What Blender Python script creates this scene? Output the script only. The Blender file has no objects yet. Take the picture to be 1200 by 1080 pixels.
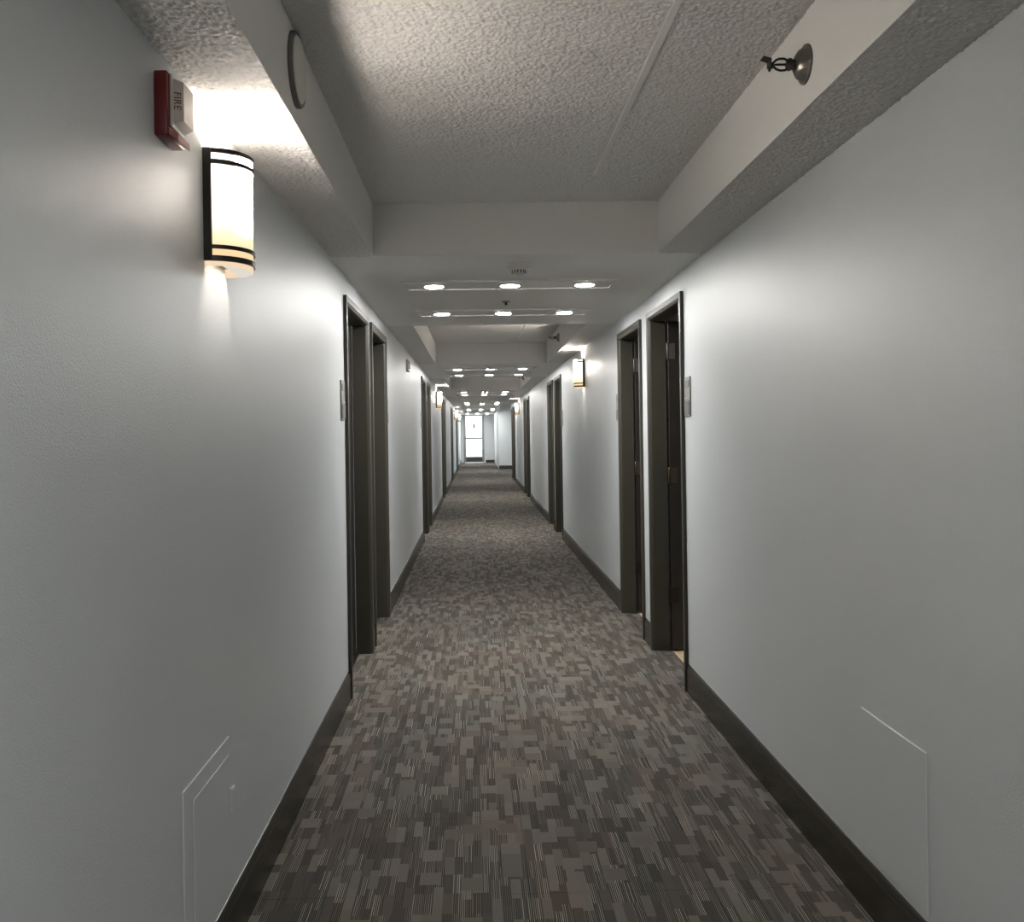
import bpy, bmesh, math, random
import numpy as np
from mathutils import Vector, Matrix
random.seed(7)
S = bpy.context.scene
COL = S.collection
PI = math.pi

# ------------------------------------------------------------------ camera
F = 1080.0                                   # focal length in pixels of the 1200 wide frame
HC = 1.373
YAW, ROLL = math.radians(1.0), math.radians(0.85)
fw = Vector((math.sin(YAW), math.cos(YAW), 0))
rt = Vector((math.cos(YAW), -math.sin(YAW), 0))
up = Vector((0, 0, 1))
r2 = rt * math.cos(ROLL) - up * math.sin(ROLL)
u2 = up * math.cos(ROLL) + rt * math.sin(ROLL)
cam = bpy.data.cameras.new('camera')
camo = bpy.data.objects.new('camera', cam)
COL.objects.link(camo)
camo.matrix_world = Matrix(((r2.x, u2.x, -fw.x, 0), (r2.y, u2.y, -fw.y, 0), (r2.z, u2.z, -fw.z, HC), (0, 0, 0, 1)))
cam.sensor_fit = 'HORIZONTAL'
cam.sensor_width = 36
cam.lens = 36 * F / 1200
cam.shift_x = (600 - 575.85) / 1200
cam.shift_y = -(540 - 506.72) / 1200
cam.clip_start = 0.05
cam.clip_end = 400
S.camera = camo

# ------------------------------------------------------------------ world, exposure
W = bpy.data.worlds.new('daylight')
S.world = W
W.use_nodes = True
W.node_tree.nodes['Background'].inputs[0].default_value = (0.86, 0.93, 1.0, 1)
W.node_tree.nodes['Background'].inputs[1].default_value = 3.0
S.view_settings.view_transform = 'Standard'
S.view_settings.look = 'None'
S.view_settings.gamma = 1
S.view_settings.use_curve_mapping = False
S.view_settings.exposure = 0.68
DOWN = 300.0           # radiance of the downlight lenses
BULB = 3.5            # watts of each sconce bulb
SHADE = 98.0          # glow of the middle of a sconce shade over its amber foot

# ------------------------------------------------------------------ materials
def newmat(name):
    m = bpy.data.materials.new(name)
    m.use_nodes = True
    nt = m.node_tree
    return m, nt, nt.nodes['Principled BSDF']

def bump(nt, bsdf, scale, strength, dist=0.002, detail=2.0, lo=None, hi=None):
    geo = nt.nodes.new('ShaderNodeNewGeometry')
    n = nt.nodes.new('ShaderNodeTexNoise')
    n.inputs['Scale'].default_value = scale
    n.inputs['Detail'].default_value = detail
    nt.links.new(geo.outputs['Position'], n.inputs['Vector'])
    src = n.outputs['Fac']
    if lo is not None:
        r = nt.nodes.new('ShaderNodeMapRange')
        r.inputs['From Min'].default_value = lo
        r.inputs['From Max'].default_value = hi
        nt.links.new(src, r.inputs['Value'])
        src = r.outputs['Result']
    b = nt.nodes.new('ShaderNodeBump')
    b.inputs['Strength'].default_value = strength
    b.inputs['Distance'].default_value = dist
    nt.links.new(src, b.inputs['Height'])
    nt.links.new(b.outputs['Normal'], bsdf.inputs['Normal'])
    return n

def simple(name, col, rough=0.5, metal=0.0, var=0.0, vscale=6.0, bs=None, spec=None):
    m, nt, b = newmat(name)
    b.inputs['Base Color'].default_value = (*col, 1)
    b.inputs['Roughness'].default_value = rough
    b.inputs['Metallic'].default_value = metal
    if spec is not None:
        b.inputs['Specular IOR Level'].default_value = spec
    if var:
        geo = nt.nodes.new('ShaderNodeNewGeometry')
        n = nt.nodes.new('ShaderNodeTexNoise')
        n.inputs['Scale'].default_value = vscale
        n.inputs['Detail'].default_value = 4
        nt.links.new(geo.outputs['Position'], n.inputs['Vector'])
        mx = nt.nodes.new('ShaderNodeMix')
        mx.data_type = 'RGBA'
        mx.inputs['A'].default_value = (*[c * (1 - var) for c in col], 1)
        mx.inputs['B'].default_value = (*[min(1, c * (1 + var)) for c in col], 1)
        nt.links.new(n.outputs['Fac'], mx.inputs['Factor'])
        nt.links.new(mx.outputs['Result'], b.inputs['Base Color'])
    if bs:
        bump(nt, b, *bs)
    return m

M = {}
M['wall'] = simple('wall_paint', (0.545, 0.570, 0.582), 0.40, var=0.035, vscale=1.6, bs=(280, 0.6, 0.0016, 2.0))
M['popcorn'] = simple('popcorn_ceiling', (0.66, 0.648, 0.63), 0.75, var=0.16, vscale=130, bs=(260, 0.5, 0.003, 2.0))  # fine speckle puts the shade between popcorn grains into the colour
M['smooth_ceiling'] = simple('smooth_ceiling_paint', (0.72, 0.715, 0.69), 0.6, bs=(40, 0.08, 0.001))
M['panel'] = simple('panel_paint', (0.70, 0.70, 0.66), 0.5)
M['trim'] = simple('dark_trim_paint', (0.028, 0.025, 0.019), 0.27, var=0.12, vscale=9)
M['casing'] = simple('door_frame_paint', (0.036, 0.033, 0.024), 0.40, var=0.10, vscale=9)
M['leaf'] = simple('door_leaf_stain', (0.015, 0.012, 0.010), 0.42, var=0.25, vscale=14)
M['white'] = simple('white_plastic', (0.62, 0.62, 0.58), 0.4)
M['offwhite'] = simple('offwhite_plastic', (0.56, 0.56, 0.50), 0.45)
M['grey'] = simple('grey_plastic', (0.13, 0.13, 0.125), 0.4, var=0.15, vscale=60)
M['signlight'] = simple('sign_face', (0.24, 0.24, 0.23), 0.4, var=0.2, vscale=70)
M['dark'] = simple('dark_plastic', (0.03, 0.03, 0.03), 0.4)
M['bronze'] = simple('dark_bronze', (0.016, 0.013, 0.011), 0.35, 0.3)
M['chrome'] = simple('aged_chrome', (0.20, 0.185, 0.16), 0.32, 0.9)
M['steel'] = simple('dull_steel', (0.40, 0.39, 0.36), 0.4, 0.8)
M['hinge'] = simple('hinge_grey', (0.11, 0.105, 0.095), 0.4, 0.5)
M['brass'] = simple('worn_brass', (0.10, 0.082, 0.05), 0.38, 0.8)
M['red'] = simple('red_plastic', (0.15, 0.014, 0.013), 0.35)
M['redlit'] = simple('lit_red_plastic', (0.42, 0.17, 0.14), 0.3)  # alarm's red plastic made paler: light on its underside put into the colour
M['lens'] = simple('frosted_strobe_lens', (0.55, 0.50, 0.46), 0.25)
M['tan'] = simple('tan_tile', (0.56, 0.42, 0.28), 0.5, var=0.1, vscale=20)
M['caulk'] = simple('white_caulk', (0.66, 0.66, 0.63), 0.5)
M['concrete'] = simple('outside_concrete', (0.5, 0.5, 0.48), 0.8, var=0.1)
M['alu'] = simple('aluminium_frame', (0.20, 0.20, 0.21), 0.4, 0.5)
M['kick'] = simple('dark_kick_plate', (0.05, 0.05, 0.055), 0.4)
M['glassbulb'] = simple('dark_glass_bulb', (0.05, 0.03, 0.025), 0.1)

def emis(name, col, st):
    m = bpy.data.materials.new(name)
    m.use_nodes = True
    nt = m.node_tree
    nt.nodes.clear()
    e = nt.nodes.new('ShaderNodeEmission')
    o = nt.nodes.new('ShaderNodeOutputMaterial')
    e.inputs[0].default_value = (*col, 1)
    e.inputs[1].default_value = st
    nt.links.new(e.outputs[0], o.inputs[0])
    return m, nt, e
M['led'], _, _ = emis('led_lens', (1.0, 0.985, 0.95), DOWN)

def shade_mat():
    m, nt, e = emis('lit_sconce_shade', (1, 1, 1), 1.0)
    tc = nt.nodes.new('ShaderNodeTexCoord')
    sp = nt.nodes.new('ShaderNodeSeparateXYZ')
    nt.links.new(tc.outputs['Object'], sp.inputs[0])
    r = nt.nodes.new('ShaderNodeValToRGB')
    mr = nt.nodes.new('ShaderNodeMapRange')
    mr.inputs['From Min'].default_value = 0.0
    mr.inputs['From Max'].default_value = 0.285
    nz = nt.nodes.new('ShaderNodeTexNoise')
    nz.inputs['Scale'].default_value = 9
    nt.links.new(tc.outputs['Object'], nz.inputs['Vector'])
    ad = nt.nodes.new('ShaderNodeMath'); ad.operation = 'MULTIPLY_ADD'
    ad.inputs[1].default_value = 0.05
    nt.links.new(nz.outputs['Fac'], ad.inputs[0])
    nt.links.new(sp.outputs['Z'], ad.inputs[2])
    nt.links.new(ad.outputs[0], mr.inputs['Value'])
    nt.links.new(mr.outputs['Result'], r.inputs[0])
    cr = r.color_ramp
    cr.elements[0].position = 0.06; cr.elements[0].color = (0.58, 0.44, 0.31, 1)
    cr.elements[1].position = 0.20; cr.elements[1].color = (0.62, 0.47, 0.26, 1)
    x = cr.elements.new(0.33); x.color = (0.80, 0.66, 0.42, 1)
    x = cr.elements.new(0.50); x.color = (1.0, 0.895, 0.80, 1)
    # the lamp sits behind the middle of the curve and high up: strongest glow there
    fl = nt.nodes.new('ShaderNodeMapRange'); fl.interpolation_type = 'SMOOTHSTEP'
    fl.inputs['From Min'].default_value = 0.066; fl.inputs['From Max'].default_value = 0.095
    nt.links.new(sp.outputs['X'], fl.inputs['Value'])
    hz = nt.nodes.new('ShaderNodeMapRange'); hz.interpolation_type = 'SMOOTHSTEP'
    hz.inputs['From Min'].default_value = 0.33; hz.inputs['From Max'].default_value = 0.75
    hz.inputs['To Max'].default_value = SHADE
    nt.links.new(mr.outputs['Result'], hz.inputs['Value'])
    h0 = nt.nodes.new('ShaderNodeMath'); h0.operation = 'MULTIPLY_ADD'     # even the flanks glow a little
    h0.inputs[1].default_value = 0.97; h0.inputs[2].default_value = 0.006
    nt.links.new(fl.outputs['Result'], h0.inputs[0])
    h1 = nt.nodes.new('ShaderNodeMath'); h1.operation = 'MULTIPLY_ADD'
    h1.inputs[2].default_value = 1.0
    nt.links.new(h0.outputs[0], h1.inputs[0]); nt.links.new(hz.outputs['Result'], h1.inputs[1])
    nt.links.new(r.outputs[0], e.inputs[0])
    nt.links.new(h1.outputs[0], e.inputs[1])
    return m
M['shade'] = shade_mat()
M['liner'], _, _ = emis('lit_sconce_liner', (0.86, 0.80, 0.72), 0.55)

def glass_mat():
    m = bpy.data.materials.new('clear_glass')
    m.use_nodes = True
    nt = m.node_tree
    nt.nodes.clear()
    t = nt.nodes.new('ShaderNodeBsdfTransparent'); t.inputs[0].default_value = (0.93, 0.96, 0.95, 1)
    g = nt.nodes.new('ShaderNodeBsdfGlossy'); g.inputs['Roughness'].default_value = 0.03
    f = nt.nodes.new('ShaderNodeFresnel'); f.inputs[0].default_value = 1.45
    mx = nt.nodes.new('ShaderNodeMixShader')
    o = nt.nodes.new('ShaderNodeOutputMaterial')
    nt.links.new(f.outputs[0], mx.inputs[0]); nt.links.new(t.outputs[0], mx.inputs[1])
    nt.links.new(g.outputs[0], mx.inputs[2]); nt.links.new(mx.outputs[0], o.inputs[0])
    return m
M['glass'] = glass_mat()

def carpet_mat():
    m, nt, b = newmat('striped_carpet')
    L = nt.links
    geo = nt.nodes.new('ShaderNodeNewGeometry')
    sp = nt.nodes.new('ShaderNodeSeparateXYZ')
    L.new(geo.outputs['Position'], sp.inputs[0])
    X, Y = sp.outputs['X'], sp.outputs['Y']
    def val(s, i, n):
        if isinstance(s, (int, float)):
            n.inputs[i].default_value = s
        else:
            L.new(s, n.inputs[i])
    def mth(op, a, bb=0.0, c=0.0):
        n = nt.nodes.new('ShaderNodeMath'); n.operation = op
        val(a, 0, n); val(bb, 1, n); val(c, 2, n)
        return n.outputs[0]
    def wn(a, bb=0.0):
        c = nt.nodes.new('ShaderNodeCombineXYZ')
        val(a, 0, c); val(bb, 1, c)
        n = nt.nodes.new('ShaderNodeTexWhiteNoise'); n.noise_dimensions = '2D'
        L.new(c.outputs[0], n.inputs['Vector'])
        return n.outputs['Value']
    def mix(f, a, bb):
        n = nt.nodes.new('ShaderNodeMix'); n.data_type = 'RGBA'
        val(f, 'Factor', n)
        for k, s in (('A', a), ('B', bb)):
            if isinstance(s, tuple):
                n.inputs[k].default_value = (*s, 1)
            else:
                L.new(s, n.inputs[k])
        return n.outputs['Result']
    P = 0.0058                                        # pin stripe pitch
    def cells(w, h, seed, steps):
        ix = mth('FLOOR', mth('DIVIDE', X, w))
        off = mth('DIVIDE', mth('FLOOR', mth('MULTIPLY', wn(ix, seed), steps)), steps)
        return ix, mth('FLOOR', mth('ADD', mth('DIVIDE', Y, h), off))
    def rnd(ix, iy, k):
        return wn(mth('ADD', ix, k + 0.5), mth('ADD', iy, 0.5))
    ax, ay = cells(P * 5, 0.118, 3.3, 3)              # narrow bars
    bx, by = cells(P * 11, 0.078, 7.7, 2)              # wide plain patches
    gx, gy = cells(P * 26, 0.29, 5.1, 2)              # areas of common tint
    ta, ba, la = rnd(ax, ay, 0), rnd(ax, ay, 31), rnd(ax, ay, 67)
    fr = mth('FRACT', mth('DIVIDE', X, P))
    line = mth('LESS_THAN', fr, 0.36)
    lr = wn(mth('FLOOR', mth('DIVIDE', X, P)), mth('ADD', ay, 2.5))
    pale = mix(ba, mix(line, (0.112, 0.103, 0.092), (0.135, 0.124, 0.110)), mix(line, (0.145, 0.133, 0.118), (0.17, 0.156, 0.138)))
    brown = mix(ba, (0.066, 0.058, 0.051), (0.095, 0.084, 0.074))
    stripe = mix(line, mix(ba, (0.036, 0.033, 0.030), (0.062, 0.056, 0.050)), mix(mth('MULTIPLY', la, lr), (0.085, 0.077, 0.068), (0.42, 0.385, 0.335)))
    col = mix(mth('GREATER_THAN', ta, 0.24), pale, brown)
    col = mix(mth('GREATER_THAN', ta, 0.40), col, stripe)
    wide = mix(rnd(bx, by, 13), (0.110, 0.098, 0.086), (0.160, 0.145, 0.128))
    col = mix(mth('GREATER_THAN', rnd(bx, by, 0), 0.90), col, wide)
    tint = mix(rnd(gx, gy, 5), (1.03, 0.98, 0.94), (0.94, 0.98, 0.98))
    tn = nt.nodes.new('ShaderNodeMix'); tn.data_type = 'RGBA'; tn.blend_type = 'MULTIPLY'
    tn.inputs['Factor'].default_value = 1.0
    L.new(col, tn.inputs['A']); L.new(tint, tn.inputs['B'])
    col = tn.outputs['Result']
    # wide soft variation
    nz = nt.nodes.new('ShaderNodeTexNoise'); nz.inputs['Scale'].default_value = 1.3
    L.new(geo.outputs['Position'], nz.inputs['Vector'])
    fz = nt.nodes.new('ShaderNodeTexNoise'); fz.inputs['Scale'].default_value = 420
    L.new(geo.outputs['Position'], fz.inputs['Vector'])
    k = mth('MULTIPLY', mth('MULTIPLY_ADD', nz.outputs['Fac'], 0.5, 0.80), mth('MULTIPLY_ADD', fz.outputs['Fac'], 0.7, 0.65))
    hs = nt.nodes.new('ShaderNodeHueSaturation')
    L.new(k, hs.inputs['Value']); L.new(col, hs.inputs['Color'])
    L.new(hs.outputs[0], b.inputs['Base Color'])
    b.inputs['Roughness'].default_value = 0.95
    b.inputs['Specular IOR Level'].default_value = 0.1
    bm_ = nt.nodes.new('ShaderNodeBump'); bm_.inputs['Strength'].default_value = 0.5; bm_.inputs['Distance'].default_value = 0.003
    L.new(mth('ADD', fz.outputs['Fac'], line), bm_.inputs['Height'])
    L.new(bm_.outputs[0], b.inputs['Normal'])
    return m
M['carpet'] = carpet_mat()

# ------------------------------------------------------------------ helpers
class MB:
    def __init__(self):
        self.v, self.f = [], []
    def add(self, vs, fs):
        n = len(self.v)
        self.v += [tuple(p) for p in vs]
        self.f += [tuple(i + n for i in q) for q in fs]
        return self
    def box(self, x0, x1, y0, y1, z0, z1):
        return self.add([(x, y, z) for z in (z0, z1) for y in (y0, y1) for x in (x0, x1)],
                        [(0, 2, 3, 1), (4, 5, 7, 6), (0, 1, 5, 4), (2, 6, 7, 3), (0, 4, 6, 2), (1, 3, 7, 5)])
    def bbox(self, x0, x1, y0, y1, z0, z1, r=0.004, seg=2):
        bm = bmesh.new()
        bmesh.ops.create_cube(bm, size=1)
        for v in bm.verts:
            v.co = Vector(((x0 + x1) / 2 + v.co.x * (x1 - x0), (y0 + y1) / 2 + v.co.y * (y1 - y0), (z0 + z1) / 2 + v.co.z * (z1 - z0)))
        bmesh.ops.bevel(bm, geom=bm.edges[:], offset=r, segments=seg, affect='EDGES', profile=0.5)
        bm.verts.index_update()
        self.add([v.co[:] for v in bm.verts], [[v.index for v in f.verts] for f in bm.faces])
        bm.free()
        return self
    def lathe(self, prof, c=(0, 0, 0), axis='z', n=28):
        """prof: (radius, height) pairs; closed at ends when the radius is 0"""
        vs, fs = [], []
        for r, h in prof:
            for k in range(n):
                a = 2 * PI * k / n
                p = {'z': (r * math.cos(a), r * math.sin(a), h), 'x': (h, r * math.cos(a), r * math.sin(a)),
                     'y': (r * math.sin(a), h, r * math.cos(a))}[axis]
                vs.append((p[0] + c[0], p[1] + c[1], p[2] + c[2]))
        for i in range(len(prof) - 1):
            for k in range(n):
                k2 = (k + 1) % n
                fs.append((i * n + k, i * n + k2, (i + 1) * n + k2, (i + 1) * n + k))
        fs.append(tuple(range(n))[::-1])
        fs.append(tuple((len(prof) - 1) * n + k for k in range(n)))
        return self.add(vs, fs)
    def tube(self, pts, r, n=8):
        pts = [Vector(p) for p in pts]
        vs, fs = [], []
        for i, p in enumerate(pts):
            t = (pts[min(i + 1, len(pts) - 1)] - pts[max(i - 1, 0)]).normalized()
            a = t.orthogonal().normalized() if i == 0 else (a - t * a.dot(t)).normalized()
            bb = t.cross(a)
            for k in range(n):
                q = 2 * PI * k / n
                vs.append(p + (a * math.cos(q) + bb * math.sin(q)) * r)
        for i in range(len(pts) - 1):
            for k in range(n):
                k2 = (k + 1) % n
                fs.append((i * n + k, i * n + k2, (i + 1) * n + k2, (i + 1) * n + k))
        fs.append(tuple(range(n))[::-1]); fs.append(tuple((len(pts) - 1) * n + k for k in range(n)))
        return self.add(vs, fs)
    def prism(self, poly, axis, a0, a1):
        """extrude the polygon of (u, w) along axis 'y' (u = x, w = z) or 'z' (u = x, w = y) or 'x' (u = y, w = z)"""
        n = len(poly)
        P = {'y': lambda u, w, a: (u, a, w), 'z': lambda u, w, a: (u, w, a), 'x': lambda u, w, a: (a, u, w)}[axis]
        vs = [P(u, w, a0) for u, w in poly] + [P(u, w, a1) for u, w in poly]
        fs = [tuple(range(n))[::-1], tuple(range(n, 2 * n))] + [(i, (i + 1) % n, n + (i + 1) % n, n + i) for i in range(n)]
        return self.add(vs, fs)
    def mesh(self, name, mat, smooth=None):
        me = bpy.data.meshes.new(name)
        me.from_pydata(self.v, [], self.f)
        bm = bmesh.new(); bm.from_mesh(me)
        bmesh.ops.recalc_face_normals(bm, faces=bm.faces[:])
        if smooth:
            for f in bm.faces: f.smooth = True
            for e in bm.edges:
                if len(e.link_faces) == 2 and e.calc_face_angle(0) > math.radians(smooth): e.smooth = False
        bm.to_mesh(me); bm.free()
        me.materials.append(M[mat] if isinstance(mat, str) else mat)
        return me
    def build(self, name, mat, parent=None, smooth=None):
        return link(name, self.mesh(name, mat, smooth), parent)

def link(name, me, parent=None, loc=None):
    o = bpy.data.objects.new(name, me)
    COL.objects.link(o)
    if parent: o.parent = parent
    if loc: o.location = loc
    return o

def tag(o, label=None, cat=None, group=None, kind=None):
    if label: o['label'] = label
    if cat: o['category'] = cat
    if group: o['group'] = group
    if kind: o['kind'] = kind
    return o

def empty(name, loc=(0, 0, 0), rz=0.0):
    o = bpy.data.objects.new(name, None)
    o.empty_display_size = 0.05
    COL.objects.link(o)
    o.location = loc
    o.rotation_euler = (0, 0, rz)
    return o

def copy_thing(root, loc, rz):
    c = root.copy(); COL.objects.link(c); c.location = loc; c.rotation_euler = (0, 0, rz)
    for ch in list(root.children):
        d = ch.copy(); COL.objects.link(d); d.parent = c
        for g in list(ch.children):
            e = g.copy(); COL.objects.link(e); e.parent = d
    return c

XL, XR = -0.676, 1.099
ZC, ZT = 2.211, 2.460
SL, SR = -0.469, 0.880
T = 0.12
Y0, YE = -6.0, 42.4
YR = 27.9                     # end of wall on the XR side
YF = 34.4                     # wall facing down the corridor
PER = 6.85
HD = 2.10
LD = [(4.80, 5.83), (5.98, 6.97)]
RD = [(4.81, 5.77), (6.02, 6.96)]
Ldoors = [(a + PER * k, b + PER * k) for k in range(0, 5) for a, b in LD]
Rdoors = [(a + PER * k, b + PER * k) for k in range(0, 4) for a, b in RD]
Rdoors = [d for d in Rdoors if d[1] < YR]

def st(o, label=None):
    return tag(o, label, kind='structure')

# ------------------------------------------------------------------ walls
def wall(name, x0, x1, ya, yb, doors):
    m = MB(); y = ya
    for a, b in doors:
        m.box(x0, x1, y, a, -0.05, ZT + 0.05)
        m.box(x0, x1, a, b, HD, ZT + 0.05)
        y = b
    m.box(x0, x1, y, yb, -0.05, ZT + 0.05)
    return st(m.build(name, 'wall'))
wall('wall_left', XL - T, XL, Y0, YE, Ldoors)
wall('wall_right', XR, XR + T, Y0, YR, Rdoors)
st(MB().box(XL - T, XR + T, Y0 - T, Y0, -0.05, ZT + 0.05).build('wall_back', 'wall'))
# lobby opening beyond the end of the door-lined wall
XF = 0.87
st(MB().box(XF, 4.6, YF, YF + T, -0.05, 2.75).build('wall_lobby', 'wall'))
st(MB().box(XR + T, 4.6, YR - T, YR, -0.05, 2.75).build('wall_lobby', 'wall'))
m = MB(); wy0, wy1 = 28.7, 33.6
m.box(4.6, 4.72, YR - T, wy0, -0.05, 2.75).box(4.6, 4.72, wy1, YF + T, -0.05, 2.75)
m.box(4.6, 4.72, wy0, wy1, -0.05, 0.2).box(4.6, 4.72, wy0, wy1, 2.4, 2.75)
st(m.build('wall_lobby', 'wall'))
st(MB().box(XF, XF + T, YF + T, YE, -0.05, ZT + 0.05).build('wall_far_side', 'wall'))
dx0, dx1, DH = -0.53, 0.40, 2.27          # glass door opening in the end wall
m = MB()
m.box(XL - T, dx0, YE, YE + T, -0.05, ZT + .05).box(dx1, XF + T, YE, YE + T, -0.05, ZT + .05).box(dx0, dx1, YE, YE + T, DH, ZT + .05)
st(m.build('wall_end', 'wall'))

# ------------------------------------------------------------------ ceiling
ceil = st(MB().box(XL - T, XR + T, Y0 - T, YE + T, ZT, ZT + 0.06).build('ceiling', 'popcorn'))
lows = []
a = 4.344 - PER
while a < YE:
    lows.append((max(a, Y0), min(a + 2.83, YE))); a += PER
lows[-1] = (lows[-1][0], YE)
def soffit(x0, x1, ya, yb):
    o = MB().box(x0, x1, ya, yb, ZC, ZT).build('soffit', 'smooth_ceiling', ceil)
    o.data.materials.append(M['popcorn'])
    for p in o.data.polygons:
        if p.normal.z < -0.5: p.material_index = 1
    return o
# the bulkheads around each drop and the soffits along the walls
for k, (a, b) in enumerate(lows):
    x1 = XR if a < YR else XF
    MB().box(XL, x1, a, b, ZC, ZT).build('dropped_ceiling', 'smooth_ceiling', ceil)
    if k + 1 < len(lows):
        c = lows[k + 1][0]
        soffit(XL, SL, b, c)
        if a < YR - 5:
            soffit(SR, XR, b, min(c, YR))
        MB().prism([(0.515, ZT), (0.519, ZT - 0.0075), (0.539, ZT - 0.0075), (0.543, ZT)], 'y', b, c - 0.45).build('seam', 'caulk', ceil)
# the sprayed coat of the nearest bay, in real relief
def coat(x0, x1, ya, yb, z, step=0.0037, amp=0.0045, seed=1):
    rng = np.random.default_rng(seed)
    nx, ny = int((x1 - x0) / step) + 1, int((yb - ya) / step) + 1
    h = rng.random((ny, nx))
    k = (h + np.roll(h, 1, 0) + np.roll(h, -1, 0) + np.roll(h, 1, 1) + np.roll(h, -1, 1)) / 5
    k = np.clip((k - 0.36) / 0.30, 0, 1) * (0.6 + 0.4 * h)
    xx, yy = np.meshgrid(np.linspace(x0, x1, nx), np.linspace(ya, yb, ny))
    xx = xx + (rng.random(xx.shape) - .5) * step * .6; yy = yy + (rng.random(yy.shape) - .5) * step * .6
    xx = np.clip(xx, x0, x1); yy = np.clip(yy, ya, yb)
    co = np.stack([xx, yy, z - 0.0004 - amp * k], -1).reshape(-1, 3)
    i = (np.arange(ny - 1)[:, None] * nx + np.arange(nx - 1)[None, :]).reshape(-1)
    q = np.stack([i, i + nx, i + nx + 1, i + 1], -1)
    me = bpy.data.meshes.new('popcorn_coat')
    me.vertices.add(len(co)); me.vertices.foreach_set('co', co.ravel())
    me.loops.add(q.size); me.loops.foreach_set('vertex_index', q.ravel())
    me.polygons.add(len(q)); me.polygons.foreach_set('loop_start', np.arange(0, q.size, 4))
    me.update(calc_edges=True); me.materials.append(M['popcorn'])
    me.polygons.foreach_set('use_smooth', np.ones(len(q), bool))
    tag(link('popcorn_coat', me, ceil), kind='stuff')
coat(SL, 0.516, 1.9, 4.344, ZT, seed=1)
coat(0.542, SR, 1.9, 4.344, ZT, seed=2)
coat(XL, SL, 1.4, 4.344, ZC, seed=3)
coat(SR, XR, 1.4, 4.344, ZC, seed=4)
st(MB().box(XR, 4.72, YR - T, YF + T, 2.70, 2.76).build('ceiling', 'smooth_ceiling'))

# ------------------------------------------------------------------ floor and carpet tiles
floor = st(MB().box(XL - 0.3, XR + 0.3, Y0 - T, YE + T, -0.06, -0.008).build('floor', 'dark'))
TS, G = 0.551, 0.0004
xs = [XL, -0.41, -0.41 + TS, -0.41 + 2 * TS, XR]
ty0 = 2.742 - 5 * TS
cache = {}
for j in range(52):
    for i in range(4):
        w = xs[i + 1] - xs[i]
        if i not in cache:
            b = MB()
            x0, x1, y0, y1 = G, w - G, G, TS - G
            r = 0.0008
            b.add([(x0, y0, -0.008), (x1, y0, -0.008), (x1, y1, -0.008), (x0, y1, -0.008),
                   (x0, y0, -r), (x1, y0, -r), (x1, y1, -r), (x0, y1, -r),
                   (x0 + r, y0 + r, 0), (x1 - r, y0 + r, 0), (x1 - r, y1 - r, 0), (x0 + r, y1 - r, 0)],
                  [(0, 1, 5, 4), (1, 2, 6, 5), (2, 3, 7, 6), (3, 0, 4, 7), (4, 5, 9, 8), (5, 6, 10, 9), (6, 7, 11, 10), (7, 4, 8, 11), (8, 9, 10, 11)])
            cache[i] = b.mesh('carpet_tile', 'carpet')
        link('carpet_tile', cache[i], floor, (xs[i], ty0 + j * TS, random.uniform(-0.0004, 0.0002)))
tyE = ty0 + 52 * TS
m = MB().box(XL, XR, Y0, ty0, -0.008, 0).box(XL, XR, tyE, YF, -0.008, 0).box(XL, XF, YF, YE, -0.008, 0).box(XR, 4.6, YR, YF, -0.03, 0)
m.build('carpet', 'carpet', floor)
for a, b in Ldoors[:4]:
    MB().box(XL - 0.10, XL, a, b, -0.008, -0.0005).build('doorway_carpet', 'carpet', floor)
for a, b in Rdoors[:4]:
    MB().box(XR, XR + 0.108, a, b, -0.008, -0.0005).build('doorway_carpet', 'carpet', floor)

# ------------------------------------------------------------------ baseboards
def baseboard(name, xw, s, segs):
    prof = [(0, 0), (0.012, 0), (0.012, 0.118), (0.0095, 0.124), (0.0095, 0.131), (0.006, 0.140), (0.003, 0.146), (0, 0.147)]
    for a, b in segs:
        p = [(xw + s * u, w) for u, w in prof]
        st(MB().prism(p, 'y', a, b).build(name, 'trim'))
def gaps(ya, yb, doors):
    y = ya; out = []
    for a, b in doors:
        if a - y > 0.02: out.append((y, a))
        y = b
    out.append((y, yb)); return out
baseboard('baseboard_left', XL, 1, gaps(Y0, YE, Ldoors))
baseboard('baseboard_right', XR, -1, gaps(Y0, YR, Rdoors))
st(MB().box(XF, 4.6, YF - 0.012, YF, 0, 0.14).build('baseboard_lobby', 'dark'))
st(MB().box(dx1 + 0.06, XF, YE - 0.012, YE, 0, 0.12).build('baseboard_end', 'trim'))
# thin pale caulk line where walls meet soffits
for x, s in ((XL, 1), (XR, -1)):
    st(MB().prism([(x, ZC), (x + s * 0.006, ZC), (x, ZC - 0.006)], 'y', 5.9 if s < 0 else 3.2, 10.4 if s < 0 else 4.5).build('trim_1', 'caulk'))

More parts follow.
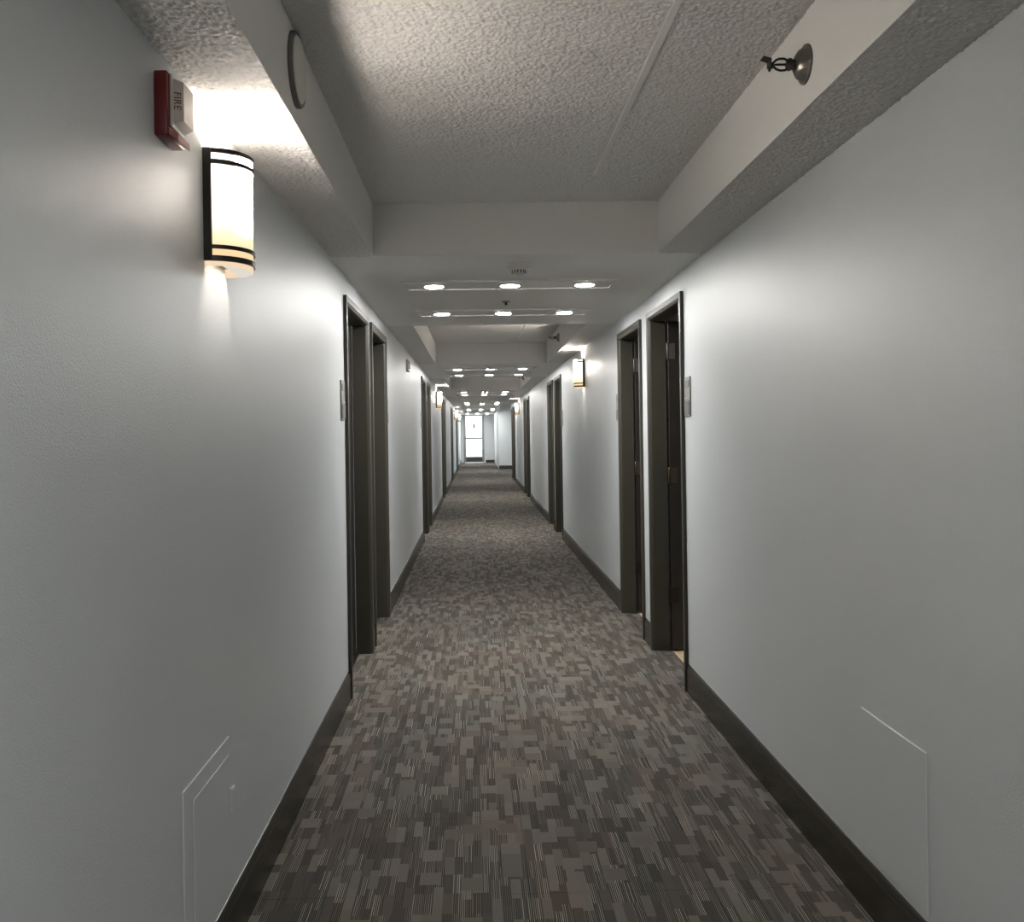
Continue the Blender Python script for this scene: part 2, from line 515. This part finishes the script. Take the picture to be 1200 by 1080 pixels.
# ------------------------------------------------------------------ doors
def sweep(prof, w, H):
    vs, fs = [], []
    n = len(prof)
    for x, t in prof: vs.append((x, t, 0))
    for x, t in prof: vs.append((x, t, H - t))
    for x, t in prof: vs.append((x, w - t, H - t))
    for x, t in prof: vs.append((x, w - t, 0))
    for s in range(3):
        for i in range(n):
            j = (i + 1) % n
            fs.append((s * n + i, s * n + j, (s + 1) * n + j, (s + 1) * n + i))
    fs.append(tuple(range(n))); fs.append(tuple(range(3 * n, 4 * n))[::-1])
    return vs, fs
FD = 0.088                    # depth of the jambs into the wall
FP = [(0, 0), (0.018, 0), (0.018, 0.030), (0.010, 0.044), (-0.002, 0.048), (-FD, 0.048), (-FD, 0)]
nd = 0
def door(side, a, b, is_open=False):
    """wall-local frame: x out of the wall, y along it; the far jamb of an XR-side door is at local y = 0"""
    global nd
    nd += 1
    w = b - a
    root = empty('door_%d' % nd, (XL, a, 0) if side == 'L' else (XR, b, 0), 0 if side == 'L' else PI)
    st(root)
    vs, fs = sweep(FP, w, HD)
    MB().add(vs, fs).build('door_frame', 'casing', root)
    if is_open:
        lf = MB().bbox(-FD - 0.014 - 0.86, -FD - 0.014, 0.034, 0.079, 0.012, 2.045, 0.003, 1).build('door_leaf', 'leaf', root)
        vs2 = MB().box(-FD - 0.004, -FD + 0.002, 0.046, 0.054, 0.0, 2.05)
        vs2.build('door_stop', 'casing', root)
        for z, mt in ((1.86, 'hinge'), (1.09, 'brass'), (0.35, 'bronze')):
            h = MB().bbox(-FD - 0.058, -FD - 0.016, 0.078, 0.0825, z - 0.05, z + 0.05, 0.0015, 1)
            h.lathe([(0.006, z - 0.052), (0.0075, z - 0.05), (0.0075, z + 0.05), (0.006, z + 0.052)], (-FD - 0.010, 0.080, 0), 'z', 10)
            h.build('hinge', mt, root, 40)
    else:
        lf = MB().bbox(-FD - 0.045, -FD - 0.002, 0.036, w - 0.036, 0.010, 2.062, 0.003, 1).build('door_leaf', 'leaf', root)
        hy = 0.12 if side == 'L' else w - 0.12
        hm = MB().bbox(-FD - 0.004, -FD + 0.008, hy - 0.032, hy + 0.032, 0.92, 1.16, 0.004)
        hm.tube([(-FD, hy, 1.0), (-FD + 0.05, hy, 1.0), (-FD + 0.055, hy - 0.02, 1.0), (-FD + 0.055, hy - 0.11, 1.0)] if side == 'R' else
                [(-FD, hy, 1.0), (-FD + 0.05, hy, 1.0), (-FD + 0.055, hy + 0.02, 1.0), (-FD + 0.055, hy + 0.11, 1.0)], 0.009)
        hm.build('handle', 'bronze', lf, 40)
        MB().box(-FD - 0.05, -FD + 0.02, 0.05, w - 0.05, -0.004, 0.008).build('threshold', 'bronze', root)
    return root
for i, (a, b) in enumerate(Ldoors): door('L', a, b)
for i, (a, b) in enumerate(Rdoors): door('R', a, b, i < 2)
# the two side rooms seen through the open doors
m = MB()
x0, x1 = XR + T, 3.2
m.box(x1, x1 + 0.08, 4.5, 7.4, -0.05, ZT).box(x0, x1, 4.5, 4.56, -0.05, ZT).box(x0, x1, 5.86, 5.93, -0.05, ZT).box(x0, x1, 7.3, 7.4, -0.05, ZT)
st(m.build('wall_side_room', 'wall'))
st(MB().box(XR + 0.108, x1, 4.56, 7.3, -0.02, 0.002).build('floor', 'tan'))
st(MB().box(x0, x1, 4.5, 7.4, ZT - 0.05, ZT).build('ceiling', 'smooth_ceiling'))

# end door of glass
nd += 1
gd = st(empty('door_%d' % nd, ((dx0 + dx1) / 2, YE, 0)))
w2 = (dx1 - dx0) / 2
m = MB().box(-w2, -w2 + 0.05, -0.02, T, 0, DH).box(w2 - 0.05, w2, -0.02, T, 0, DH).box(-w2 + .05, w2 - .05, -0.02, T, DH - 0.06, DH)
m.build('door_frame', 'alu', gd)
lf = MB().box(-w2 + .052, -w2 + .10, 0.02, 0.06, 0.01, DH - .065).box(w2 - .10, w2 - .052, 0.02, 0.06, 0.01, DH - .065)
lf.box(-w2 + .10, w2 - .10, 0.02, 0.06, DH - .12, DH - .065).box(-w2 + .10, w2 - .10, 0.02, 0.06, 1.085, 1.165).box(-w2 + .10, w2 - .10, 0.02, 0.06, 0.01, 0.06)
lf = lf.build('door_leaf', 'alu', gd)
MB().box(-w2 + .10, w2 - .10, 0.022, 0.058, 0.06, 0.27).build('kick_plate', 'kick', lf)
MB().box(-w2 + .10, w2 - .10, 0.035, 0.045, 1.165, DH - .12).build('pane', 'glass', lf)
MB().box(-w2 + .10, w2 - .10, 0.035, 0.045, 0.27, 1.085).build('pane', 'glass', lf)
tag(MB().box(-0.03, 0.06, 0.030, 0.0345, 1.58, 1.78).build('notice', 'grey', lf))
# lobby window
win = st(empty('window_1', (4.6, (wy0 + wy1) / 2, 0.2)))
L2 = (wy1 - wy0) / 2
m = MB().box(0.02, 0.10, -L2, -L2 + .06, 0, 2.2).box(0.02, 0.10, L2 - .06, L2, 0, 2.2).box(0.02, .10, -L2, L2, 0, .06).box(0.02, .10, -L2, L2, 2.14, 2.2).box(.02, .10, -.03, .03, .06, 2.14)
m.build('window_frame', 'alu', win)
MB().box(0.05, 0.06, -L2 + .06, -.03, .06, 2.14).build('pane', 'glass', win)
MB().box(0.05, 0.06, .03, L2 - .06, .06, 2.14).build('pane', 'glass', win)
st(MB().box(-30, 60, 20, 90, -0.35, -0.25).build('ground', 'concrete'))

# ------------------------------------------------------------------ downlight panels
PX0, PX1 = -0.394, 0.809
def light_panel():
    root = empty('light_panel')
    hw, hd, fw_ = (PX1 - PX0) / 2, 0.15, 0.022
    for nm in ('x', 'y'):
        pass
    f = MB()
    f.box(-hw, hw, -hd, -hd + fw_, -0.010, 0).box(-hw, hw, hd - fw_, hd, -0.010, 0)
    f.box(-hw, -hw + fw_, -hd + fw_, hd - fw_, -0.010, 0).box(hw - fw_, hw, -hd + fw_, hd - fw_, -0.010, 0)
    f.build('frame', 'panel', root)
    MB().box(-hw + fw_ + .002, hw - fw_ - .002, -hd + fw_ + .002, hd - fw_ - .002, -0.004, 0).build('board', 'panel', root)
    for x in (-0.428, 0.0, 0.425):
        d = MB().lathe([(0.052, -0.004), (0.068, -0.004), (0.068, -0.007), (0.062, -0.012), (0.053, -0.012), (0.052, -0.010)], (x, 0, 0), 'z', 28).build('downlight', 'white', root, 40)
        MB().lathe([(0.0515, -0.0045), (0.0515, -0.0118), (0.049, -0.0135)], (x, 0, 0), 'z', 24).build('lens', 'led', d)
    return root
ords = ['first', 'second', 'third', 'fourth', 'fifth', 'sixth', 'seventh', 'eighth', 'ninth', 'tenth', 'eleventh', 'twelfth', 'thirteenth', 'fourteenth']
proto = None; n = 0
for a, b in lows:
    if a < 0: continue
    for dy in (5.21 - 4.344, 6.41 - 4.344):
        y = a + dy
        if y > YE - 0.3: continue
        xc = (PX0 + PX1) / 2 if y < YF else 0.10
        if proto is None:
            o = proto = light_panel(); o.location = (xc, y, ZC)
        else:
            o = copy_thing(proto, (xc, y, ZC), 0)
        tag(o, ['long ceiling panel with three lit round downlights, just behind the smoke detector',
                'long ceiling panel with three lit round downlights, second from the camera'][n] if n < 2 else
            'long ceiling panel with three lit round downlights, %s one down the corridor' % ords[n],
            'ceiling light', 'downlight panels along the corridor ceiling')
        n += 1
# unseen panel added over the photographer's head as fill for the near walls
o = copy_thing(proto, ((PX0 + PX1) / 2, 6.41 - PER, ZC), 0)
tag(o, 'long ceiling panel with three lit round downlights, added unseen over the photographer as fill', 'ceiling light', 'downlight panels along the corridor ceiling')

# ------------------------------------------------------------------ wall sconces
def half_ellipse(a, d, n, y_pad=0.0):
    return [(d * math.sin(PI * k / n), -a * math.cos(PI * k / n)) for k in range(n + 1)]
def curved_band(m, a, d, z0, z1, th, n=20):
    o_ = half_ellipse(a, d, n); i_ = half_ellipse(a - th, d - th, n)
    vs = [(x, y, z0) for x, y in o_] + [(x, y, z1) for x, y in o_] + [(x, y, z0) for x, y in i_] + [(x, y, z1) for x, y in i_]
    k = n + 1
    fs = []
    for j in range(n):
        fs += [(j, j + 1, k + j + 1, k + j), (2 * k + j + 1, 2 * k + j, 3 * k + j, 3 * k + j + 1),
               (k + j, k + j + 1, 3 * k + j + 1, 3 * k + j), (j + 1, j, 2 * k + j, 2 * k + j + 1)]
    fs += [(0, k, 3 * k, 2 * k), (n, 2 * k + n, 3 * k + n, k + n)]
    m.add(vs, fs)
HS = 0.285
def sconce():
    root = empty('wall_sconce')                # base point: wall plane, bottom centre
    A, D = 0.102, 0.100
    MB().bbox(0, 0.008, -0.09, 0.09, 0.01, HS - 0.01, 0.002, 1).build('back_plate', 'white', root)
    f = MB()
    for s in (-1, 1):
        f.box(0.0, 0.020, s * A - 0.004, s * A + 0.004, 0.0, HS)
    curved_band(f, A + 0.001, D + 0.002, HS - 0.011, HS, 0.006)
    curved_band(f, A + 0.001, D + 0.002, HS - 0.039, HS - 0.028, 0.006)
    curved_band(f, A + 0.001, D + 0.002, 0.031, 0.041, 0.006)
    curved_band(f, A + 0.001, D + 0.002, 0.0, 0.014, 0.006)
    f.build('frame', 'bronze', root, 40)
    s = MB(); curved_band(s, A - 0.004, D - 0.003, -0.012, HS - 0.003, 0.003)
    s.build('shade', 'shade', root, 40)
    # lower cap, open along the wall
    cap = [p for p in half_ellipse(A - 0.008, D - 0.007, 20) if p[0] > 0.034]
    MB().prism(cap, 'z', -0.011, -0.008).build('bottom_diffuser', 'liner', root)
    # glowing tube inside, the lamp itself
    MB().lathe([(0.006, 0.03), (0.008, 0.035), (0.008, 0.19), (0.006, 0.195)], (0.05, 0, 0), 'z', 12).build('lamp_holder', 'white', root, 40)
    return root
def bulb(x, y, z, s):
    l = bpy.data.lights.new('sconce_bulb', 'POINT')
    l.energy = BULB; l.color = (1.0, 0.88, 0.72); l.shadow_soft_size = 0.03
    o = bpy.data.objects.new('sconce_bulb', l); COL.objects.link(o)
    o.location = (x + s * 0.052, y, z + 0.225)
    return o
ZS = 1.817
SC = [('L', 2.435, 'curved shade wall sconce beside the red fire alarm, lit and close by'),
      ('R', 2.42 + PER, 'curved shade wall sconce lit between the two door pairs under a sprinkler'),
      ('L', 2.42 + 2 * PER, 'curved shade wall sconce on the left wall beyond the second pair of doors'),
      ('R', 2.42 + 3 * PER, 'small distant wall sconce on the right wall before its last pair of doors'),
      ('L', 2.42 + 4 * PER, 'small distant wall sconce on the left wall beyond the fourth pair of doors'),
      ('L', 36.0, 'tiny wall sconce on the left wall, the last one before the glass door'),
      ('R', 2.42 - PER, 'wall sconce with curved shade, added unseen on the wall behind the photographer')]  # last sconce is unseen, added to give light behind the camera
proto = None
for sd, y, lab in SC:
    x, rz, s = (XL, 0, 1) if sd == 'L' else (XR, PI, -1)
    if proto is None:
        o = proto = sconce(); o.location = (x, y, ZS); o.rotation_euler = (0, 0, rz)
    else:
        o = copy_thing(proto, (x, y, ZS), rz)
    tag(o, lab, 'wall lamp', 'wall sconces along the corridor')
    bl = bulb(0, 0, 0, 1); bl.parent = o; bl.location = (0.052, 0, 0.225)

# ------------------------------------------------------------------ fire alarm
def text_mesh(body, size, mat, parent, mw, depth=0.0006):
    cu = bpy.data.curves.new('lettering', 'FONT')
    cu.body = body; cu.size = size; cu.extrude = depth; cu.align_x = 'CENTER'; cu.align_y = 'CENTER'
    t = bpy.data.objects.new('lettering', cu); COL.objects.link(t)
    dg = bpy.context.evaluated_depsgraph_get()
    me = bpy.data.meshes.new_from_object(t.evaluated_get(dg))
    bpy.data.objects.remove(t)
    me.materials.clear(); me.materials.append(M[mat])
    o = link('lettering', me, parent)
    o.matrix_local = mw
    return o
def fire_alarm(body, lens, small):
    r = empty('fire_alarm')
    # base point: wall plane, bottom centre; height 0.15
    MB().bbox(0, 0.030, -0.058, 0.058, 0.0, 0.140, 0.005).build('housing', body, r, 40)
    # tapered strobe lens on the upper front
    l = MB()
    l.add([(0.030, -0.040, 0.030), (0.030, 0.046, 0.030), (0.030, 0.046, 0.130), (0.030, -0.040, 0.130),
           (0.056, -0.030, 0.038), (0.056, 0.036, 0.038), (0.056, 0.036, 0.122), (0.056, -0.030, 0.122)],
          [(0, 1, 2, 3), (4, 7, 6, 5), (0, 4, 5, 1), (1, 5, 6, 2), (2, 6, 7, 3), (3, 7, 4, 0)])
    l.build('strobe_lens', lens, r)
    MB().bbox(0.0302, 0.036, -0.046, 0.052, 0.024, 0.136, 0.002, 1).build('lens_rim', 'offwhite' if body == 'red' else 'white', r)
    MB().add([(0.030, -0.052, 0.004), (0.030, 0.03, 0.004), (0.030, 0.03, 0.020), (0.030, -0.052, 0.020),
              (0.050, -0.050, -0.010), (0.050, 0.028, -0.010), (0.050, 0.028, 0.006), (0.050, -0.050, 0.006)],
             [(0, 1, 2, 3), (4, 7, 6, 5), (0, 4, 5, 1), (1, 5, 6, 2), (2, 6, 7, 3), (3, 7, 4, 0)]).build('sounder', small, r)
    if body == 'red':
        # FIRE reading downwards on the side of the lens towards the camera
        rot = Matrix(((0, 0.933, 0.359, 0.0436), (0, 0.359, -0.933, -0.0354), (-1, 0, 0, 0.080), (0, 0, 0, 1)))
        text_mesh('FIRE', 0.022, 'red', r, rot)
    return r
o = fire_alarm('red', 'lens', 'redlit'); o.location = (XL, 2.035, 2.018)
tag(o, 'red fire alarm strobe with a pale lens on the wall above the sconce', 'fire alarm')
o = fire_alarm('white', 'lens', 'offwhite'); o.location = (XL, 9.23, 1.99); o.scale = (0.6, 0.7, 0.9)
tag(o, 'pale wall strobe high up between the first and second door pairs', 'fire alarm')

# ------------------------------------------------------------------ round speaker on the soffit face
sp = empty('ceiling_speaker', (SL, 2.475, 2.350))
R_ = 0.098
MB().lathe([(R_ - 0.012, 0.0), (R_, 0.0), (R_, 0.010), (R_ - 0.003, 0.014), (R_ - 0.010, 0.014), (R_ - 0.012, 0.010)], (0, 0, 0), 'x', 48).build('rim', 'grey', sp, 40)
MB().lathe([(R_ - 0.010, 0.002), (R_ - 0.010, 0.012), (R_ - 0.016, 0.017), (R_ * 0.5, 0.021), (0.002, 0.022)], (0, 0, 0), 'x', 48).build('cover', 'offwhite', sp, 30)
tag(sp, 'round off-white speaker cover on the soffit above the sconce', 'speaker')

# ------------------------------------------------------------------ sidewall sprinklers
def sprinkler():
    r = empty('sprinkler')           # base point: on the soffit face, x points out
    MB().lathe([(0.051, 0.0), (0.051, 0.004), (0.049, 0.006), (0.046, 0.005), (0.043, 0.008), (0.036, 0.020), (0.024, 0.028), (0.020, 0.030), (0.012, 0.030)], (0, 0, 0), 'x', 32).build('escutcheon', 'chrome', r, 50)
    b = MB().lathe([(0.013, 0.028), (0.013, 0.038), (0.016, 0.039), (0.016, 0.048), (0.012, 0.050), (0.010, 0.052)], (0, 0, 0), 'x', 6)
    b.build('body', 'bronze', r)
    fr = MB()
    for s in (-1, 1):
        fr.tube([(0.048, 0, s * 0.010), (0.056, 0, s * 0.015), (0.068, 0, s * 0.0155), (0.078, 0, s * 0.012), (0.086, 0, s * 0.004), (0.090, 0, 0)], 0.0032, 8)
    fr.lathe([(0.004, 0.084), (0.006, 0.086), (0.006, 0.094), (0.003, 0.096)], (0, 0, 0), 'x', 12)
    fr.build('frame_arms', 'bronze', r, 40)
    MB().lathe([(0.0022, 0.051), (0.003, 0.056), (0.003, 0.078), (0.0018, 0.085)], (0, 0, 0), 'x', 10).build('bulb', 'glassbulb', r, 40)
    d = MB().box(0.095, 0.0975, -0.016, 0.016, -0.006, 0.012)
    d.add([(0.0975, -0.016, 0.010), (0.0975, 0.016, 0.010), (0.115, 0.014, 0.016), (0.115, -0.014, 0.016),
           (0.0975, -0.016, 0.012), (0.0975, 0.016, 0.012), (0.115, 0.014, 0.018), (0.115, -0.014, 0.018)],
          [(0, 1, 2, 3), (4, 7, 6, 5), (0, 3, 7, 4), (1, 5, 6, 2), (2, 6, 7, 3), (0, 4, 5, 1)])
    d.box(0.091, 0.0955, -0.012, -0.006, -0.014, 0.0).box(0.091, 0.0955, 0.006, 0.012, -0.014, 0.0)
    d.build('deflector', 'bronze', r)
    return r
o = sprinkler(); o.location = (SR, 2.40, 2.325); o.rotation_euler = (0, 0, PI)
tag(o, 'sidewall sprinkler head with round metal escutcheon on the near soffit', 'sprinkler', 'sprinkler heads')
p = o
for y, lab in ((9.52, 'small dark sidewall sprinkler head on the soffit above the second sconce'), (16.4, 'tiny sidewall sprinkler head on the third soffit down the corridor')):
    o = copy_thing(p, (SR, y, 2.345), PI); tag(o, lab, 'sprinkler', 'sprinkler heads')

# ------------------------------------------------------------------ smoke detectors
def smoke():
    r = empty('smoke_detector')
    MB().lathe([(0.066, 0.0), (0.066, -0.008), (0.062, -0.013), (0.050, -0.014)], (0, 0, 0), 'z', 32).build('base', 'offwhite', r, 40)
    MB().lathe([(0.050, -0.012), (0.050, -0.018), (0.044, -0.026), (0.036, -0.030), (0.034, -0.046), (0.026, -0.051), (0.004, -0.052)], (0, 0, 0), 'z', 32).build('cover', 'offwhite', r, 40)
    g = MB()
    for k in range(14):
        a = 2 * PI * k / 14
        c, s = math.cos(a), math.sin(a)
        x, y = 0.0352 * c, 0.0352 * s
        u = (-s * 0.0028, c * 0.0028); q = (c * 0.0012, s * 0.0012)
        pts = [(x - u[0] - q[0], y - u[1] - q[1]), (x + u[0] - q[0], y + u[1] - q[1]), (x + u[0] + q[0], y + u[1] + q[1]), (x - u[0] + q[0], y - u[1] + q[1])]
        g.prism(pts, 'z', -0.046, -0.031)
    g.build('vent_slots', 'dark', r)
    MB().lathe([(0.005, -0.012), (0.005, -0.019), (0.002, -0.021)], (0.057, -0.02, 0), 'z', 12).build('indicator', 'white', r)
    return r
o = p = smoke(); o.location = (0.230, 4.60, ZC)
tag(o, 'off-white smoke detector on the ceiling just before the first downlight panel', 'smoke detector', 'smoke detectors')
for k in (1, 2, 3):
    o = copy_thing(p, (0.205, 4.60 + PER * k + 0.05, ZC), 0)
    tag(o, 'distant smoke detector before the %s downlight panel' % ords[2 * k], 'smoke detector', 'smoke detectors')
r = empty('ceiling_sprinkler', (0.209, 5.90, ZC))
MB().lathe([(0.028, 0), (0.028, -0.003), (0.022, -0.006), (0.010, -0.007)], (0, 0, 0), 'z', 24).build('escutcheon', 'grey', r, 40)
MB().lathe([(0.009, -0.006), (0.009, -0.016), (0.006, -0.020), (0.014, -0.021), (0.014, -0.023)], (0, 0, 0), 'z', 14).build('head', 'bronze', r, 40)
tag(r, 'small pendent sprinkler in the ceiling between the first two downlight panels', 'sprinkler')

# ------------------------------------------------------------------ room signs beside the doors
def sign():
    r = empty('room_sign')              # base point: wall plane, bottom centre
    MB().bbox(0, 0.007, -0.062, 0.062, 0, 0.205, 0.002, 1).build('back_plate', 'signlight', r)
    MB().bbox(0.007, 0.010, -0.054, 0.054, 0.012, 0.082, 0.001, 1).build('insert', 'grey', r)
    MB().bbox(0.007, 0.0095, -0.046, 0.046, 0.150, 0.186, 0.001, 1).build('raised_strip', 'grey', r)
    MB().bbox(0.0071, 0.0095, -0.056, 0.056, 0.092, 0.0975, 0.0008, 1).build('divider', 'steel', r)
    return r
SG = [('R', 4.725, 1.44, 'grey room sign plate beside the nearest open door on the right'),
      ('L', 4.705, 1.445, 'grey room sign plate beside the nearest door on the left'),
      ('R', 7.045, 1.45, 'grey room sign plate just past the second open door on the right'),
      ('L', 7.06, 1.45, 'grey room sign plate just past the second door on the left'),
      ('R', 4.725 + PER, 1.44, 'small grey room sign before the second pair of doors on the right'),
      ('L', 4.705 + PER, 1.445, 'small grey room sign before the second pair of doors on the left')]
p = None
for sd, y, z, lab in SG:
    loc, rz = ((XL, y, z), 0) if sd == 'L' else ((XR, y, z), PI)
    if p is None:
        o = p = sign(); o.location = loc; o.rotation_euler = (0, 0, rz)
    else:
        o = copy_thing(p, loc, rz)
    tag(o, lab, 'sign', 'room signs beside the doors')

# ------------------------------------------------------------------ low wall access panels
r = empty('access_panel', (XL, 2.29, 0.165))
MB().bbox(0, 0.004, -0.195, 0.195, 0, 0.405, 0.0012, 1).build('plate', 'wall', r)
MB().bbox(0.004, 0.0065, -0.125, 0.180, 0.03, 0.36, 0.001, 1).build('cover', 'wall', r)
MB().bbox(0, 0.009, 0.197, 0.227, 0.20, 0.262, 0.002, 1).build('latch', 'wall', r)
tag(r, 'wall coloured access panel with a small latch low on the left wall', 'access panel', 'wall access panels')
r = empty('access_panel', (XR, 2.437, 0.165), PI)
MB().bbox(0, 0.005, -0.190, 0.190, 0, 0.405, 0.0014, 1).build('plate', 'wall', r)
tag(r, 'plain wall coloured access panel low on the right wall above the baseboard', 'access panel', 'wall access panels')
# scrap of dark lint on the carpet
p0 = MB().lathe([(0.004, 0.0002), (0.008, 0.002), (0.006, 0.004), (0.001, 0.005)], (0, 0, 0), 'z', 9)
o = p0.build('lint_scrap', 'dark'); o.location = (-0.17, 2.955, 0); o.scale = (0.7, 1.7, 1)
tag(o, 'tiny dark scrap of lint lying on the carpet', 'lint')
